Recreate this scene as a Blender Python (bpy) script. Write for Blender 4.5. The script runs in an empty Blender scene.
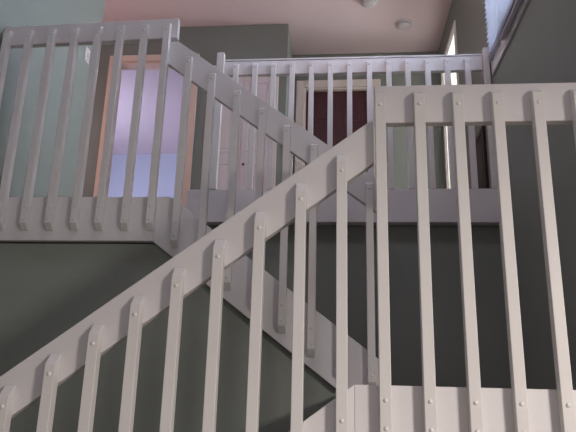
import bpy, bmesh, math, random
from mathutils import Vector, Matrix
random.seed(7)
S = bpy.context.scene
COL = S.collection

# ---------------------------------------------------------------- camera
cam_d = bpy.data.cameras.new('camera'); cam = bpy.data.objects.new('camera', cam_d); COL.objects.link(cam)
cam_d.sensor_width = 36.0; cam_d.lens = 614.0 / 576.0 * 36.0; cam_d.clip_start = 0.02
yw, pt, rl = math.radians(-5.4), math.radians(16.2), math.radians(1.52)
fw = Vector((math.sin(yw)*math.cos(pt), math.cos(yw)*math.cos(pt), math.sin(pt)))
rt0 = Vector((math.cos(yw), -math.sin(yw), 0)); up0 = rt0.cross(fw)
rt = rt0*math.cos(rl) + up0*math.sin(rl); up = up0*math.cos(rl) - rt0*math.sin(rl)
cam.matrix_world = Matrix(((rt.x, up.x, -fw.x, 0), (rt.y, up.y, -fw.y, 0), (rt.z, up.z, -fw.z, 0), (0, 0, 0, 1)))
S.camera = cam

# ---------------------------------------------------------------- world, exposure, lights
S.view_settings.view_transform = 'Standard'; S.view_settings.look = 'None'
S.view_settings.gamma = 1.0; S.view_settings.use_curve_mapping = False
S.view_settings.exposure = 0.0
w = bpy.data.worlds.new('world'); S.world = w; w.use_nodes = True
bg = w.node_tree.nodes['Background']; bg.inputs[0].default_value = (0.66, 0.62, 0.68, 1); bg.inputs[1].default_value = 0.10

def area(name, loc, target, sx, sy, power, col, spread=180):
    l = bpy.data.lights.new(name, 'AREA'); l.shape = 'RECTANGLE'; l.size = sx; l.size_y = sy
    l.energy = power; l.color = col; l.spread = math.radians(spread)
    o = bpy.data.objects.new(name, l); COL.objects.link(o); o.location = loc
    d = (Vector(target) - Vector(loc)).normalized(); o.rotation_euler = d.to_track_quat('-Z', 'Y').to_euler()
    return o
# shaded lamp of the lower living room, right of the viewer, shining mostly downwards
area('living_room_lamp', (2.6, -0.6, 1.05), (2.43, -0.35, -0.9), 0.5, 0.5, 235, (1.0, 0.92, 0.86))
# added broad frontal fill from behind and above the viewer
area('front_fill', (0.0, -2.6, 1.4), (-0.3, 4.0, 2.0), 2.4, 1.4, 22, (0.90, 0.86, 1.0))
# daylight outside the stairwell window with blinds
area('stair_window_daylight', (1.75, 3.1, 2.95), (-0.6, 3.25, 2.3), 1.9, 1.4, 260, (0.66, 0.78, 1.0))
# daylight in the bedroom and in the bathroom upstairs
area('bedroom_daylight', (-4.0, 7.0, 2.4), (-1.5, 7.9, 2.6), 1.2, 1.2, 46, (0.66, 0.70, 1.0))
area('bathroom_daylight', (2.5, 6.0, 2.7), (1.0, 5.5, 2.5), 0.8, 1.0, 90, (0.92, 0.97, 1.0))
# added warm fill for the hall ceiling, unseen to the left round the corner
area('hall_ceiling_fill', (-3.4, 4.7, 2.2), (-0.3, 4.8, 3.6), 0.5, 0.5, 10, (1.0, 0.68, 0.66))
# added pinkish point fill brightening the ceiling, unseen above the frame
pl = bpy.data.lights.new('stairwell_point_fill', 'POINT'); pl.energy = 7; pl.color = (1.0, 0.74, 0.80); pl.shadow_soft_size = 0.18
po = bpy.data.objects.new('stairwell_point_fill', pl); COL.objects.link(po); po.location = (0.1, 3.5, 2.95)
# added cool fill from overhead for the left railing, unseen above the frame
area('stairwell_top_fill', (-0.4, 2.1, 3.66), (-0.5, 2.9, 0.5), 1.0, 0.8, 20, (0.86, 0.84, 1.0))

# ---------------------------------------------------------------- materials
def mat(name, col, rough=0.55, bump=0.0, bscale=120.0, var=0.0, vscale=6.0, metal=0.0, spec=0.4):
    m = bpy.data.materials.new(name); m.use_nodes = True
    nt = m.node_tree; b = nt.nodes['Principled BSDF']
    b.inputs['Base Color'].default_value = (*col, 1); b.inputs['Roughness'].default_value = rough
    b.inputs['Metallic'].default_value = metal; b.inputs['Specular IOR Level'].default_value = spec
    tc = nt.nodes.new('ShaderNodeTexCoord')
    if var > 0:
        n = nt.nodes.new('ShaderNodeTexNoise'); n.inputs['Scale'].default_value = vscale; n.inputs['Detail'].default_value = 3
        r = nt.nodes.new('ShaderNodeMapRange'); r.inputs['To Min'].default_value = 1-var; r.inputs['To Max'].default_value = 1+var
        mx = nt.nodes.new('ShaderNodeVectorMath'); mx.operation = 'SCALE'; mx.inputs[0].default_value = col
        nt.links.new(tc.outputs['Object'], n.inputs['Vector']); nt.links.new(n.outputs['Fac'], r.inputs['Value'])
        nt.links.new(r.outputs['Result'], mx.inputs['Scale']); nt.links.new(mx.outputs['Vector'], b.inputs['Base Color'])
    if bump > 0:
        n2 = nt.nodes.new('ShaderNodeTexNoise'); n2.inputs['Scale'].default_value = bscale; n2.inputs['Detail'].default_value = 2
        bp = nt.nodes.new('ShaderNodeBump'); bp.inputs['Strength'].default_value = bump; bp.inputs['Distance'].default_value = 0.004
        nt.links.new(tc.outputs['Object'], n2.inputs['Vector']); nt.links.new(n2.outputs['Fac'], bp.inputs['Height'])
        nt.links.new(bp.outputs['Normal'], b.inputs['Normal'])
    return m
WHITE = mat('white_satin_paint', (0.66, 0.64, 0.64), 0.42, 0.12, 60, 0.03, 5)
WHITE2 = mat('white_baluster_paint', (0.68, 0.66, 0.64), 0.42, 0.10, 60, 0.02, 8)
BOLT = mat('painted_bolt', (0.72, 0.70, 0.68), 0.25, 0, spec=0.6)
GREEN = mat('grey_green_wall_paint', (0.245, 0.266, 0.236), 0.75, 0.25, 180, 0.04, 1.5)
CEIL = mat('pinkish_ceiling_paint', (0.80, 0.65, 0.66), 0.9, 0.3, 140, 0.03, 1.2)
BLUEW = mat('pale_bedroom_paint', (0.60, 0.62, 0.70), 0.8, 0.1, 150)
BATH = mat('white_bathroom_paint', (0.85, 0.82, 0.78), 0.7, 0.1, 150)
CARPET = mat('beige_carpet', (0.34, 0.29, 0.24), 0.95, 0.8, 300, 0.08, 40)
PEACH = mat('peach_wood_casing', (0.80, 0.61, 0.51), 0.5, 0.15, 80, 0.05, 10)
CREAM = mat('cream_casing_paint', (0.78, 0.70, 0.64), 0.5, 0.1, 80)
MAROON = mat('dark_maroon_door', (0.075, 0.022, 0.028), 0.5, 0.1, 60, 0.10, 7)
BIFOLD = mat('white_closet_door_paint', (0.80, 0.74, 0.74), 0.5, 0.1, 80)
BROWN = mat('dark_brown_wood', (0.030, 0.018, 0.020), 0.45, 0.2, 50, 0.2, 12)
BROWN2 = mat('brown_wood_front', (0.055, 0.030, 0.032), 0.5, 0.2, 50, 0.2, 12)
PLASTIC = mat('white_plastic', (0.68, 0.63, 0.64), 0.35)
BLIND = mat('white_vinyl_slats', (0.52, 0.52, 0.57), 0.4)
BRASS = mat('dark_brass', (0.18, 0.12, 0.07), 0.35, metal=0.9)
GREYP = mat('grey_plastic', (0.42, 0.40, 0.40), 0.5)
GLASS = bpy.data.materials.new('window_glass'); GLASS.use_nodes = True
_b = GLASS.node_tree.nodes['Principled BSDF']; _b.inputs['Roughness'].default_value = 0.02
_b.inputs['Transmission Weight'].default_value = 1.0; _b.inputs['IOR'].default_value = 1.45

# ---------------------------------------------------------------- helpers
def box(bm, x0, x1, y0, y1, z0, z1, bev=0.0):
    vs = [bm.verts.new(p) for p in ((x0,y0,z0),(x1,y0,z0),(x1,y1,z0),(x0,y1,z0),(x0,y0,z1),(x1,y0,z1),(x1,y1,z1),(x0,y1,z1))]
    fs = [bm.faces.new([vs[i] for i in f]) for f in ((0,3,2,1),(4,5,6,7),(0,1,5,4),(1,2,6,5),(2,3,7,6),(3,0,4,7))]
    if bev > 0:
        es = list({e for f in fs for e in f.edges}); bmesh.ops.bevel(bm, geom=es, offset=bev, segments=2, affect='EDGES', profile=0.5)
def prism(bm, pts, a0, a1, axis='y', bev=0.0):
    """extrude a polygon: pts are (x,z) for axis y, (y,z) for axis x, (x,y) for axis z"""
    def mk(p, a):
        return (p[0], a, p[1]) if axis == 'y' else ((a, p[0], p[1]) if axis == 'x' else (p[0], p[1], a))
    A = [bm.verts.new(mk(p, a0)) for p in pts]; B = [bm.verts.new(mk(p, a1)) for p in pts]
    fs = [bm.faces.new(A), bm.faces.new(B[::-1])]
    n = len(pts)
    for i in range(n): fs.append(bm.faces.new((A[i], B[i], B[(i+1) % n], A[(i+1) % n])))
    bmesh.ops.recalc_face_normals(bm, faces=fs)
    if bev > 0:
        es = list({e for f in fs for e in f.edges}); bmesh.ops.bevel(bm, geom=es, offset=bev, segments=2, affect='EDGES', profile=0.5)
def lathe(bm, prof, seg=20, M=None):
    """prof: (radius, height) pairs about z, then transformed by M"""
    rings = []
    for r, h in prof:
        if r < 1e-6: rings.append([bm.verts.new((0, 0, h))])
        else: rings.append([bm.verts.new((r*math.cos(2*math.pi*k/seg), r*math.sin(2*math.pi*k/seg), h)) for k in range(seg)])
    for a, b in zip(rings, rings[1:]):
        for k in range(seg):
            k2 = (k+1) % seg
            if len(a) == 1 and len(b) == 1: continue
            if len(a) == 1: bm.faces.new((a[0], b[k], b[k2]))
            elif len(b) == 1: bm.faces.new((a[k], b[0], a[k2]))
            else: bm.faces.new((a[k], b[k], b[k2], a[k2]))
    if M is not None:
        bmesh.ops.transform(bm, matrix=M, verts=[v for r in rings for v in r])
def obj(name, bm, m, parent=None, smooth=False, org=None):
    bmesh.ops.recalc_face_normals(bm, faces=bm.faces[:])
    if org is not None: bmesh.ops.translate(bm, verts=bm.verts[:], vec=-Vector(org))
    me = bpy.data.meshes.new(name); bm.to_mesh(me); bm.free()
    me.materials.append(m)
    if smooth:
        for p in me.polygons: p.use_smooth = True
    o = bpy.data.objects.new(name, me); COL.objects.link(o)
    if org is not None: o.location = org
    if parent is not None: o.parent = parent
    return o
def thing(name, label, cat, loc=(0, 0, 0), group=None, rot=(0, 0, 0)):
    o = bpy.data.objects.new(name, None); COL.objects.link(o); o.location = loc; o.rotation_euler = rot
    o.empty_display_size = 0.1
    o['label'] = label; o['category'] = cat
    if group: o['group'] = group
    return o
def struct(name, bm, m, label=None, parent=None):
    o = obj(name, bm, m, parent)
    if parent is None:
        o['kind'] = 'structure'
        if label: o['label'] = label
    return o
def NB(): return bmesh.new()
def wall_x(bm, X0, X1, y0, y1, z0, z1, holes=()):
    """wall slab in the y-z plane with rectangular openings (hy0,hy1,hz0,hz1), sorted by y"""
    c = y0
    for (a, b, p, q) in sorted(holes):
        if a > c: box(bm, X0, X1, c, a, z0, z1)
        if p > z0: box(bm, X0, X1, a, b, z0, p)
        if q < z1: box(bm, X0, X1, a, b, q, z1)
        c = b
    if c < y1: box(bm, X0, X1, c, y1, z0, z1)
def wall_y(bm, Y0, Y1, x0, x1, z0, z1, holes=()):
    c = x0
    for (a, b, p, q) in sorted(holes):
        if a > c: box(bm, c, a, Y0, Y1, z0, z1)
        if p > z0: box(bm, a, b, Y0, Y1, z0, p)
        if q < z1: box(bm, a, b, Y0, Y1, q, z1)
        c = b
    if c < x1: box(bm, c, x1, Y0, Y1, z0, z1)

# ---------------------------------------------------------------- levels
ZB = -1.50      # lower floor
ZL = 0.02       # front landing
ZM = 0.97       # left landing
ZH = 1.33       # upper hall
ZC = 3.674      # ceiling
XL, XR = -2.00, 1.036
Y1, Y2, Y3 = 2.05, 3.02, 4.00      # front faces of the three railing planes
YN, YF = 5.506, 6.11

# ---------------------------------------------------------------- structure
b = NB(); box(b, -3.9, 3.6, -3.0, 4.00, ZB-0.1, ZB); struct('floor', b, CARPET)
b = NB(); box(b, 0.035, XR, Y1+0.045, Y3, ZL-0.20, ZL); struct('floor_landing', b, CARPET)
b = NB(); box(b, XL, -0.94, Y2+0.045, Y3+0.035, ZM-0.2, ZM); struct('floor_upper_landing', b, CARPET)
b = NB(); box(b, -1.07, XR, Y3+0.045, YF, ZH-0.20, ZH); box(b, -3.9, -1.07, 4.32, YN, ZH-0.20, ZH); struct('floor_hall', b, CARPET)
b = NB(); box(b, -4.0, XR+0.12, -3.0, YF+0.12, ZC, ZC+0.1); struct('ceiling', b, CEIL)
b = NB(); box(b, XL-0.12, XL, -3.0, 4.30, ZB, ZC); struct('wall_left', b, GREEN)
WIN = (2.30, 3.875, 2.235, 3.45)
BD = (5.13, 5.88, ZH, 3.33)
b = NB(); wall_x(b, XR, XR+0.12, 1.95, YF+0.12, ZB, ZC, (WIN, BD)); struct('wall_right', b, GREEN)
b = NB(); prism(b, [(XL, ZB), (0.03, ZB), (0.03, ZL-0.21), (-0.02, 0.012), (-0.985, 0.74), (XL, 0.74)], Y2+0.044, Y2+0.12); struct('wall_under_stair', b, GREEN)
b = NB(); box(b, -1.05, XR, Y3+0.06, Y3+0.16, ZB, ZH-0.20); struct('wall_back_lower', b, GREEN)
D1 = (-2.355, -1.545, ZH, 3.27)
D2 = (-1.34, -0.68, ZH, 3.17)
b = NB(); wall_y(b, YN, YN+0.12, -3.9, -0.57, ZH-0.2, ZC, (D1, D2)); box(b, -0.69, -0.57, YN+0.12, YF, ZH-0.2, ZC)
struct('wall_back_near', b, GREEN)
D3 = (-0.435, 0.315, ZH, 3.255)
b = NB(); wall_y(b, YF, YF+0.12, -0.69, XR, ZH-0.2, ZC, (D3,)); struct('wall_back_far', b, GREEN)
YB = 9.0
b = NB(); box(b, -4.2, -0.7, YB, YB+0.1, ZH, ZC); box(b, -4.3, -4.2, YN+0.12, YB+0.1, ZH, ZC); box(b, -0.80, -0.70, YF+0.15, YB, ZH, ZC)
struct('wall_bedroom', b, BLUEW)
b = NB(); box(b, -4.3, -0.70, YN+0.12, YB+0.1, ZC, ZC+0.1); struct('ceiling_bedroom', b, CEIL)
b = NB(); box(b, -4.3, -0.70, YN+0.12, YB+0.1, ZH-0.1, ZH); struct('floor_bedroom', b, CARPET)
b = NB(); box(b, XR+0.12, 2.6, 4.60, 4.68, ZH, ZC); box(b, XR+0.12, 2.6, 6.30, 6.40, ZH, ZC); box(b, 2.6, 2.7, 4.60, 6.40, ZH, ZC)
struct('wall_bathroom', b, BATH)
b = NB(); box(b, XR+0.12, 2.7, 4.60, 6.40, ZC, ZC+0.1); struct('ceiling_bathroom', b, BATH)
b = NB(); box(b, XR+0.12, 2.7, 4.60, 6.40, ZH-0.1, ZH); struct('floor_bathroom', b, BATH)

# doors and casings
def casing_y(name, D, Y, m, wdt, leaf_fn=None, proud=0.022, zt=None):
    x0, x1, z0, z1 = D
    b = NB()
    box(b, x0-wdt, x0, Y-proud, Y+0.0, z0, z1+wdt, 0.004); box(b, x1, x1+wdt, Y-proud, Y, z0, z1+wdt, 0.004)
    box(b, x0, x1, Y-proud, Y, z1, z1+wdt, 0.004)
    box(b, x0, x0+0.02, Y, Y+0.12, z0, z1); box(b, x1-0.02, x1, Y, Y+0.12, z0, z1); box(b, x0+0.02, x1-0.02, Y, Y+0.12, z1-0.02, z1)
    return struct(name, b, m)
casing_y('door_1', D1, YN, PEACH, 0.07)
casing_y('door_2', D2, YN, CREAM, 0.03)
d3 = casing_y('door_3', D3, YF, CREAM, 0.085)
# closet bifold leaves
d2 = bpy.data.objects['door_2']
cd = thing('closet_door', 'pinkish white bifold closet door seen through the back railing beside the bedroom doorway', 'door', ((D2[0]+D2[1])/2, YN+0.04, ZH))
def panel_leaf(x0, x1, z0, z1, y0, y1):
    b = NB(); box(b, x0, x1, y0, y1, z0, z1, 0.003)
    wv = x1-x0
    for (p, q) in ((z0+0.12, z0+0.80), (z0+0.92, z1-0.12)):
        # frame moulding round each raised panel
        a0, a1 = x0+0.05, x1-0.05
        box(b, a0, a0+0.014, y0-0.010, y0, p, q, 0.003); box(b, a1-0.014, a1, y0-0.010, y0, p, q, 0.003)
        box(b, a0+0.014, a1-0.014, y0-0.010, y0, p, p+0.014, 0.003); box(b, a0+0.014, a1-0.014, y0-0.010, y0, q-0.014, q, 0.003)
        box(b, a0+0.035, a1-0.035, y0-0.006, y0, p+0.035, q-0.035, 0.003)
    return b
mid = (D2[0]+D2[1])/2
lf = []
for (x0, x1) in ((D2[0]+0.024, mid-0.003), (mid+0.003, D2[1]-0.024)):
    c = ((x0+x1)/2, YN+0.04, ZH)
    o = obj('door_leaf', panel_leaf(x0, x1, ZH+0.02, D2[3]-0.026, YN+0.03, YN+0.06), BIFOLD, None, org=c); lf.append(o)
    o.parent = cd; o.location = Vector(c)-cd.location
b = NB(); lathe(b, [(0.0, 0.03), (0.011, 0.028), (0.015, 0.018), (0.010, 0.006), (0.008, 0.0)], 16, Matrix.Rotation(math.radians(90), 4, 'X'))
k = obj('knob', b, BRASS, lf[1], True); k.location = Vector((-0.972, YN+0.03, 2.135)) - Vector(((mid+0.003+D2[1]-0.024)/2, YN+0.04, ZH))
k['label'] = 'small dark round knob'
# maroon door leaf in the far doorway
md = thing('maroon_door', 'dark maroon panel door in the cream-framed doorway behind the back railing', 'door', (-0.06, YF+0.05, ZH))
def maroon_leaf():
    b = NB(); x0, x1, y0, y1, z0, z1 = D3[0]+0.022, D3[1]-0.022, YF+0.045, YF+0.085, ZH+0.01, D3[3]-0.022
    box(b, x0, x1, y0, y1, z0, z1, 0.003)
    xm = (x0+x1)/2
    for (a0, a1) in ((x0+0.09, xm-0.04), (xm+0.04, x1-0.09)):
        for (p, q) in ((z0+0.20, z0+0.78), (z0+0.92, z0+1.42), (z0+1.52, z1-0.10)):
            box(b, a0, a1, y0-0.006, y0, p, q, 0.004); box(b, a0+0.03, a1-0.03, y0-0.011, y0-0.006, p+0.03, q-0.03, 0.004)
    return b
o = obj('door_leaf', maroon_leaf(), MAROON, None, org=(-0.06, YF+0.05, ZH)); o.parent = md; o.location = (0, 0, 0)
b = NB(); lathe(b, [(0.0, 0.055), (0.018, 0.052), (0.026, 0.038), (0.018, 0.022), (0.011, 0.012), (0.024, 0.004), (0.024, 0.0)], 18, Matrix.Rotation(math.radians(90), 4, 'X'))
k = obj('knob', b, BRASS, o, True); k.location = (0.29, -0.005, 0.95)
# bathroom casing
y0, y1, z0, z1 = BD
b = NB(); wd = 0.05
box(b, XR-0.014, XR, y0-wd, y0, z0, z1+wd, 0.003); box(b, XR-0.014, XR, y1, y1+wd, z0, z1+wd, 0.003); box(b, XR-0.014, XR, y0, y1, z1, z1+wd, 0.003)
box(b, XR, XR+0.12, y0, y0+0.02, z0, z1); box(b, XR, XR+0.12, y1-0.02, y1, z0, z1); box(b, XR, XR+0.12, y0+0.02, y1-0.02, z1-0.02, z1)
struct('door_4', b, BATH)
# stairwell window: frame, glass, sill casing
y0, y1, z0, z1 = WIN
b = NB()
for (a, c, p, q) in ((y0, y0+0.04, z0, z1), (y1-0.04, y1, z0, z1), (y0+0.04, y1-0.04, z0, z0+0.04), (y0+0.04, y1-0.04, z1-0.04, z1), (3.50, 3.54, z0+0.04, z1-0.04)):
    box(b, XR+0.03, XR+0.09, a, c, p, q, 0.003)
box(b, XR-0.016, XR, y0-0.06, y1+0.03, z0-0.085, z0, 0.003)      # bottom casing
box(b, XR-0.016, XR, y1, y1+0.03, z0, z1+0.06, 0.003); box(b, XR-0.016, XR, y0-0.06, y0, z0, z1+0.06, 0.003); box(b, XR-0.016, XR, y0, y1, z1, z1+0.06, 0.003)
box(b, XR, XR+0.12, y1-0.012, y1, z0, z1); box(b, XR, XR+0.12, y0, y1, z0, z0+0.012); box(b, XR, XR+0.12, y0, y0+0.012, z0, z1); box(b, XR, XR+0.12, y0, y1, z1-0.012, z1)
wn = struct('window_1', b, WHITE)
b = NB(); box(b, XR+0.055, XR+0.061, y0+0.04, 3.50, z0+0.04, z1-0.04); box(b, XR+0.055, XR+0.061, 3.54, y1-0.04, z0+0.04, z1-0.04)
obj('pane', b, GLASS, wn)
# venetian blinds
def blind(ya, yb, zb, zt, label, xo):
    t = thing('venetian_blind', label, 'blind', (XR-xo, (ya+yb)/2, zb), group='white venetian blinds on the stairwell window')
    L = (yb-ya)/2
    b = NB(); z = 0.03; c, sn = math.cos(math.radians(12)), math.sin(math.radians(12)); w2 = 0.022
    while z < zt-zb-0.05:
        p = [(-w2*c, -w2*sn), (0.0, 0.003), (w2*c, w2*sn)]
        prism(b, [(x, zz+z) for x, zz in p]+[(x, zz+z-0.0025) for x, zz in p[::-1]], -L, L, 'y')
        z += 0.039
    obj('slats', b, BLIND, t)
    b = NB(); box(b, -0.018, 0.018, -L, L, zt-zb-0.04, zt-zb, 0.003); obj('headrail', b, BLIND, t)
    b = NB(); box(b, -0.014, 0.014, -L, L, 0.0, 0.014, 0.003); obj('bottom_rail', b, BLIND, t)
    for yy in (-L+0.05, L-0.05):
        b = NB(); box(b, -0.0235, -0.0222, yy-0.002, yy+0.002, 0.0, zt-zb); obj('ladder_cord', b, BLIND, t)
    return t
blind(3.545, 3.865, 2.240, 3.44, 'narrower white venetian blind at the far end of the stairwell window', 0.026)
blind(2.34, 3.515, 2.185, 3.44, 'nearer white venetian blind cut off by the top of the photo', 0.040)
# baseboards
b = NB(); box(b, XR-0.014, XR, 4.60, 5.06, ZH, ZH+0.09, 0.003); struct('baseboard_right', b, WHITE)
b = NB(); box(b, XL, XL+0.014, Y2+0.05, Y3, ZM, ZM+0.09, 0.003); struct('baseboard_left', b, WHITE)

# ---------------------------------------------------------------- fascias of landings and hall
b = NB(); box(b, XL, -0.985, Y2, Y2+0.042, 0.747, 0.988, 0.003); struct('trim_1', b, WHITE)
b = NB(); box(b, -1.080, XR-0.002, Y3-0.0385, Y3+0.042, 1.113, 1.347, 0.003); struct('trim_2', b, WHITE)
b = NB(); box(b, 0.034, XR, Y1, Y1+0.04, -0.40, 0.036, 0.003); struct('trim_3', b, WHITE)

# ---------------------------------------------------------------- staircases
def s1(x): return 0.012+0.728*x
def s2t(x): return 0.298-0.757*x
def s2b(x): return 0.004-0.750*x
def put(name, b, m, par):
    bmesh.ops.translate(b, verts=b.verts[:], vec=-par.location); return obj(name, b, m, par)
st = thing('staircase', 'lower flight rising to the right, white stringer at the bottom edge of the photo', 'staircase', (-1.0, 2.5, ZB))
b = NB(); n = 8; rise = (ZL-ZB)/n; run = rise/0.737
xa = 0.03-(n-0.3)*run
prism(b, [(xa, ZB), (xa+0.44, ZB), (0.0338, s1(0.0338)-0.33), (0.0338, s1(0.0338)), (xa, s1(xa))], Y1, Y1+0.04, 'y', 0.003); put('stringer', b, WHITE, st)
for i in range(n-1):
    xx = 0.03-(i+1)*run; zz = ZL-(i+1)*rise
    b = NB(); box(b, xx-0.02, xx+run, Y1+0.045, Y2+0.04, zz-0.035, zz, 0.004); put('tread', b, CARPET, st)
for i in range(n):
    xx = 0.03-i*run; zz = ZL-i*rise
    b = NB(); box(b, xx-0.018, xx-0.001, Y1+0.045, Y2+0.04, zz-rise+0.001, zz-0.036 if i else zz); put('riser', b, WHITE, st)
st2 = thing('staircase', 'upper flight rising to the left, its white stringer between the two landings', 'staircase', (-0.4, 3.5, ZL))
b = NB(); prism(b, [(-0.913, 0.988), (-0.984, 0.988), (-0.984, 0.747), (-0.984, s2b(-0.984)), (-0.03, 0.0265), (-0.02, 0.022), (0.165, 0.022), (0.165, s2t(0.165))], Y2, Y2+0.042, 'y', 0.003); put('stringer', b, WHITE, st2)
n = 5; rise = (ZM-ZL)/n; run = 0.252
for i in range(n):
    xr = 0.10-i*run; zz = ZL+(i+1)*rise
    if i < n-1:
        b = NB(); box(b, xr-run, xr, Y2+0.045, Y3-0.002, zz-0.035, zz, 0.004); put('tread', b, CARPET, st2)
    b = NB(); box(b, xr-0.022, xr-0.006, Y2+0.045, Y3-0.002, zz-rise+0.002, zz-0.036); put('riser', b, WHITE, st2)
st3 = thing('staircase', 'short pair of steps from the left landing up to the hall', 'staircase', (-1.53, 4.2, ZM))
b = NB(); box(b, XL+0.001, -1.09, 4.04, 4.315, 1.115, 1.15, 0.004); put('tread', b, CARPET, st3)
for (ya, za, zc) in ((4.055, ZM, 1.114), (4.30, 1.151, ZH)):
    b = NB(); box(b, XL+0.001, -1.09, ya, ya+0.014, za, zc); put('riser', b, WHITE, st3)

# ---------------------------------------------------------------- railings
BW = 0.037
def baluster_bm(zb, zt, ch_t=0.030, ch_b=0.034):
    """square picket, chamfered toward the front at both ends; back face at y = 0, front at y = -BW"""
    b = NB()
    prism(b, [(0.0, zb), (0.0, zt), (-0.008, zt), (-BW, zt-ch_t), (-BW, zb+ch_b), (-0.008, zb)], -BW/2, BW/2, 'x', 0.0022)
    return b
def bolt_bm():
    b = NB(); lathe(b, [(0.0, 0.0045), (0.0035, 0.004), (0.0062, 0.0024), (0.0075, 0.0), (0.0075, -0.002)], 14, Matrix.Rotation(math.radians(90), 4, 'X'))
    return b
_bolt_mesh = None
def add_bolt(par, z):
    global _bolt_mesh
    if _bolt_mesh is None:
        o = obj('bolt', bolt_bm(), BOLT, par, True); _bolt_mesh = o.data
    else:
        o = bpy.data.objects.new('bolt', _bolt_mesh); COL.objects.link(o); o.parent = par
    o.location = (0, -BW, z)
def baluster(par, x, zb, zt, bolts, ch_t=0.030, ch_b=0.034):
    o = obj('baluster', baluster_bm(zb, zt, ch_t, ch_b), WHITE2, par)
    o.location = (x-par.location.x, 0, -par.location.z)
    j = random.uniform(-0.0015, 0.0015); o.rotation_euler = (0, j, 0)
    for z in bolts: add_bolt(o, z)
    return o

# front: lower flight
rA = thing('stair_railing', 'large front sloping white railing rising to the right along the lower flight', 'railing', (-0.5, Y1, 0.3), 'white picket railings')
def r1t(x): return 0.886+0.737*x
b = NB(); xe = 0.106
prism(b, [(-1.75, r1t(-1.75)), (xe, r1t(xe)), (xe, r1t(xe)-0.169), (-1.75, r1t(-1.75)-0.169)], Y1+0.0005, Y1+0.038, 'y', 0.003); put('rail', b, WHITE, rA)
for x in (-1.51, -1.373, -1.235, -1.113, -0.968, -0.831, -0.697, -0.563, -0.426, -0.288, -0.147, -0.006):
    zt = r1t(x)-0.062; zl = s1(x)
    baluster(rA, x, zl-0.24, zt, (zt-0.066, zl-0.082, zl-0.165), 0.034)
# front: landing
rB = thing('guard_railing', 'front right level white railing above the landing, running out of the right edge', 'railing', (0.6, Y1, 0.04), 'white picket railings')
b = NB(); box(b, 0.112, XR-0.001, Y1+0.0005, Y1+0.038, 0.948, 1.096, 0.003); put('rail', b, WHITE, rB)
for i in range(7):
    baluster(rB, 0.130+0.1370*i, -0.17, 1.064, (1.002, -0.010, -0.094), 0.022)
# left landing
rC = thing('guard_railing', 'upper left level white railing in front of the teal wall, ending above the sloping rail', 'railing', (-1.4, Y2, 0.99), 'white picket railings')
b = NB(); prism(b, [(XL+0.001, 1.922), (-0.949, 1.946), (-0.949, 2.073), (XL+0.001, 2.048)], Y2+0.0005, Y2+0.038, 'y', 0.003); put('rail', b, WHITE, rC)
for i in range(8):
    x = -1.004-0.1365*i
    if x < XL+0.02: break
    baluster(rC, x, 0.800, 2.034-0.003*i, (1.982-0.003*i, 0.925, 0.855), 0.018)
# upper flight
rD = thing('stair_railing', 'smaller sloping white railing descending to the right along the upper flight, behind the front railing', 'railing', (-0.4, Y2, 0.6), 'white picket railings')
def r2t(x): return 1.209-0.757*x
b = NB(); prism(b, [(-1.02, 1.920), (-1.02, r2t(-1.02)-0.180), (0.175, r2t(0.175)-0.180), (0.175, r2t(0.175)), (-0.9475, r2t(-0.9475)), (-0.9475, 1.920)], Y2+0.0005, Y2+0.038, 'y', 0.002); put('rail', b, WHITE, rD)
for x in (-0.866, -0.724, -0.580, -0.438, -0.300, -0.156, -0.012, 0.131):
    zt = r2t(x)-0.050
    baluster(rD, x, max(s2b(x)+0.055, 0.03), zt, (zt-0.042, s2b(x)+0.19, s2b(x)+0.115), 0.018)
# back railing
rE = thing('guard_railing', 'back level white railing along the upper hall in front of the doors', 'railing', (0.0, Y3, 1.35), 'white picket railings')
b = NB(); box(b, -0.90, 0.985, Y3+0.0005, Y3+0.038, 2.250, 2.362, 0.003); put('rail', b, WHITE, rE)
b = NB(); box(b, -0.90, 0.985, Y3-0.006, Y3+0.044, 2.3625, 2.376, 0.002); put('rail_cap', b, WHITE, rE)
for i in range(13):
    baluster(rE, -0.787+0.1383*i, 1.3475, 2.335, (2.295,), 0.018, 0.002)
for (x, zt, zb, wdt) in ((-0.905, 2.414, 1.3475, 0.055), (1.005, 2.405, 1.3475, 0.038)):
    b = NB(); box(b, x-wdt/2, x+wdt/2, Y3-0.045, Y3-0.001, zb, zt, 0.004); put('post', b, WHITE2, rE)

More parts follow.
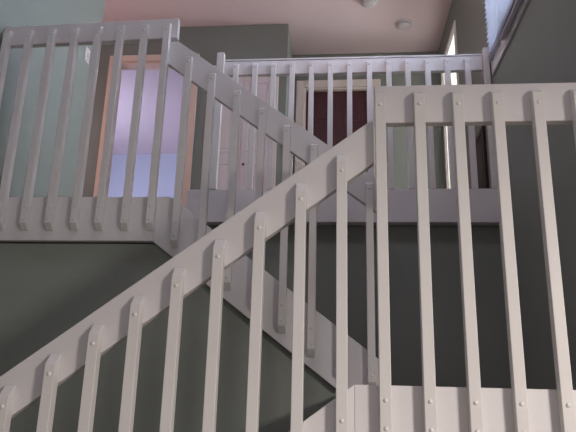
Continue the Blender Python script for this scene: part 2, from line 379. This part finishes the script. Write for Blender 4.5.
# ---------------------------------------------------------------- small things
# light switch on the left wall
sw = thing('light_switch', 'small white light switch plate on the teal left wall behind the railing', 'light switch', (XL, 4.10, 2.505))
b = NB(); box(b, 0.0, 0.006, -0.04, 0.04, -0.062, 0.062, 0.002); obj('plate', b, PLASTIC, sw)
b = NB(); box(b, 0.006, 0.016, -0.006, 0.006, -0.013, 0.013, 0.002); obj('toggle', b, PLASTIC, sw)
b = NB()
for zz in (-0.045, 0.045): lathe(b, [(0.0, 0.0075), (0.004, 0.007), (0.004, 0.005)], 10, Matrix.Translation((0, 0, zz)) @ Matrix.Rotation(math.radians(90), 4, 'Y'))
obj('screw', b, GREYP, sw)
# ceiling discs
def disc(x, y, label):
    t = thing('smoke_detector', label, 'smoke detector', (x, y, ZC), 'round detectors on the hall ceiling')
    b = NB(); lathe(b, [(0.0, 0.0), (0.088, 0.0), (0.088, -0.012), (0.080, -0.016), (0.0, -0.016)], 32); obj('base', b, PLASTIC, t)
    b = NB(); lathe(b, [(0.0, -0.016), (0.072, -0.016), (0.070, -0.030), (0.055, -0.044), (0.030, -0.050), (0.0, -0.050)], 32); c = obj('cover', b, PLASTIC, t, True)
    b = NB()
    for k in range(16):
        a = 2*math.pi*k/16; M = Matrix.Rotation(a, 4, 'Z') @ Matrix.Translation((0.0697, 0, -0.024))
        n0 = len(b.verts); box(b, -0.002, 0.002, -0.008, 0.008, -0.004, 0.004)
        b.verts.ensure_lookup_table(); bmesh.ops.transform(b, matrix=M, verts=b.verts[n0:])
    obj('vent_slots', b, GREYP, t)
    b = NB(); lathe(b, [(0.0, -0.0525), (0.006, -0.052), (0.007, -0.047)], 12, Matrix.Translation((0.03, 0.0, 0.004))); obj('test_button', b, GREYP, t)
disc(0.61, 5.56, 'round white smoke detector on the ceiling, wholly in view above the back railing')
disc(0.24, 5.16, 'round white ceiling disc cut off by the top edge of the photo')
# dark panel low on the right hall wall
cb = thing('access_panel', 'dark brown wooden panel low on the right wall behind the end of the back railing', 'panel', (XR, 4.43, ZH+0.32))
b = NB()
for (ya, yb, za, zb) in ((-0.17, 0.17, 0.25, 0.29), (-0.17, 0.17, -0.29, -0.25), (-0.17, -0.13, -0.25, 0.25), (0.13, 0.17, -0.25, 0.25)):
    box(b, -0.022, 0.0, ya, yb, za, zb, 0.003)
obj('frame', b, BROWN, cb)
b = NB(); box(b, -0.012, 0.0, -0.13, 0.13, -0.25, 0.25); box(b, -0.016, -0.012, -0.09, 0.09, -0.21, 0.21, 0.002); obj('panel', b, BROWN2, cb)
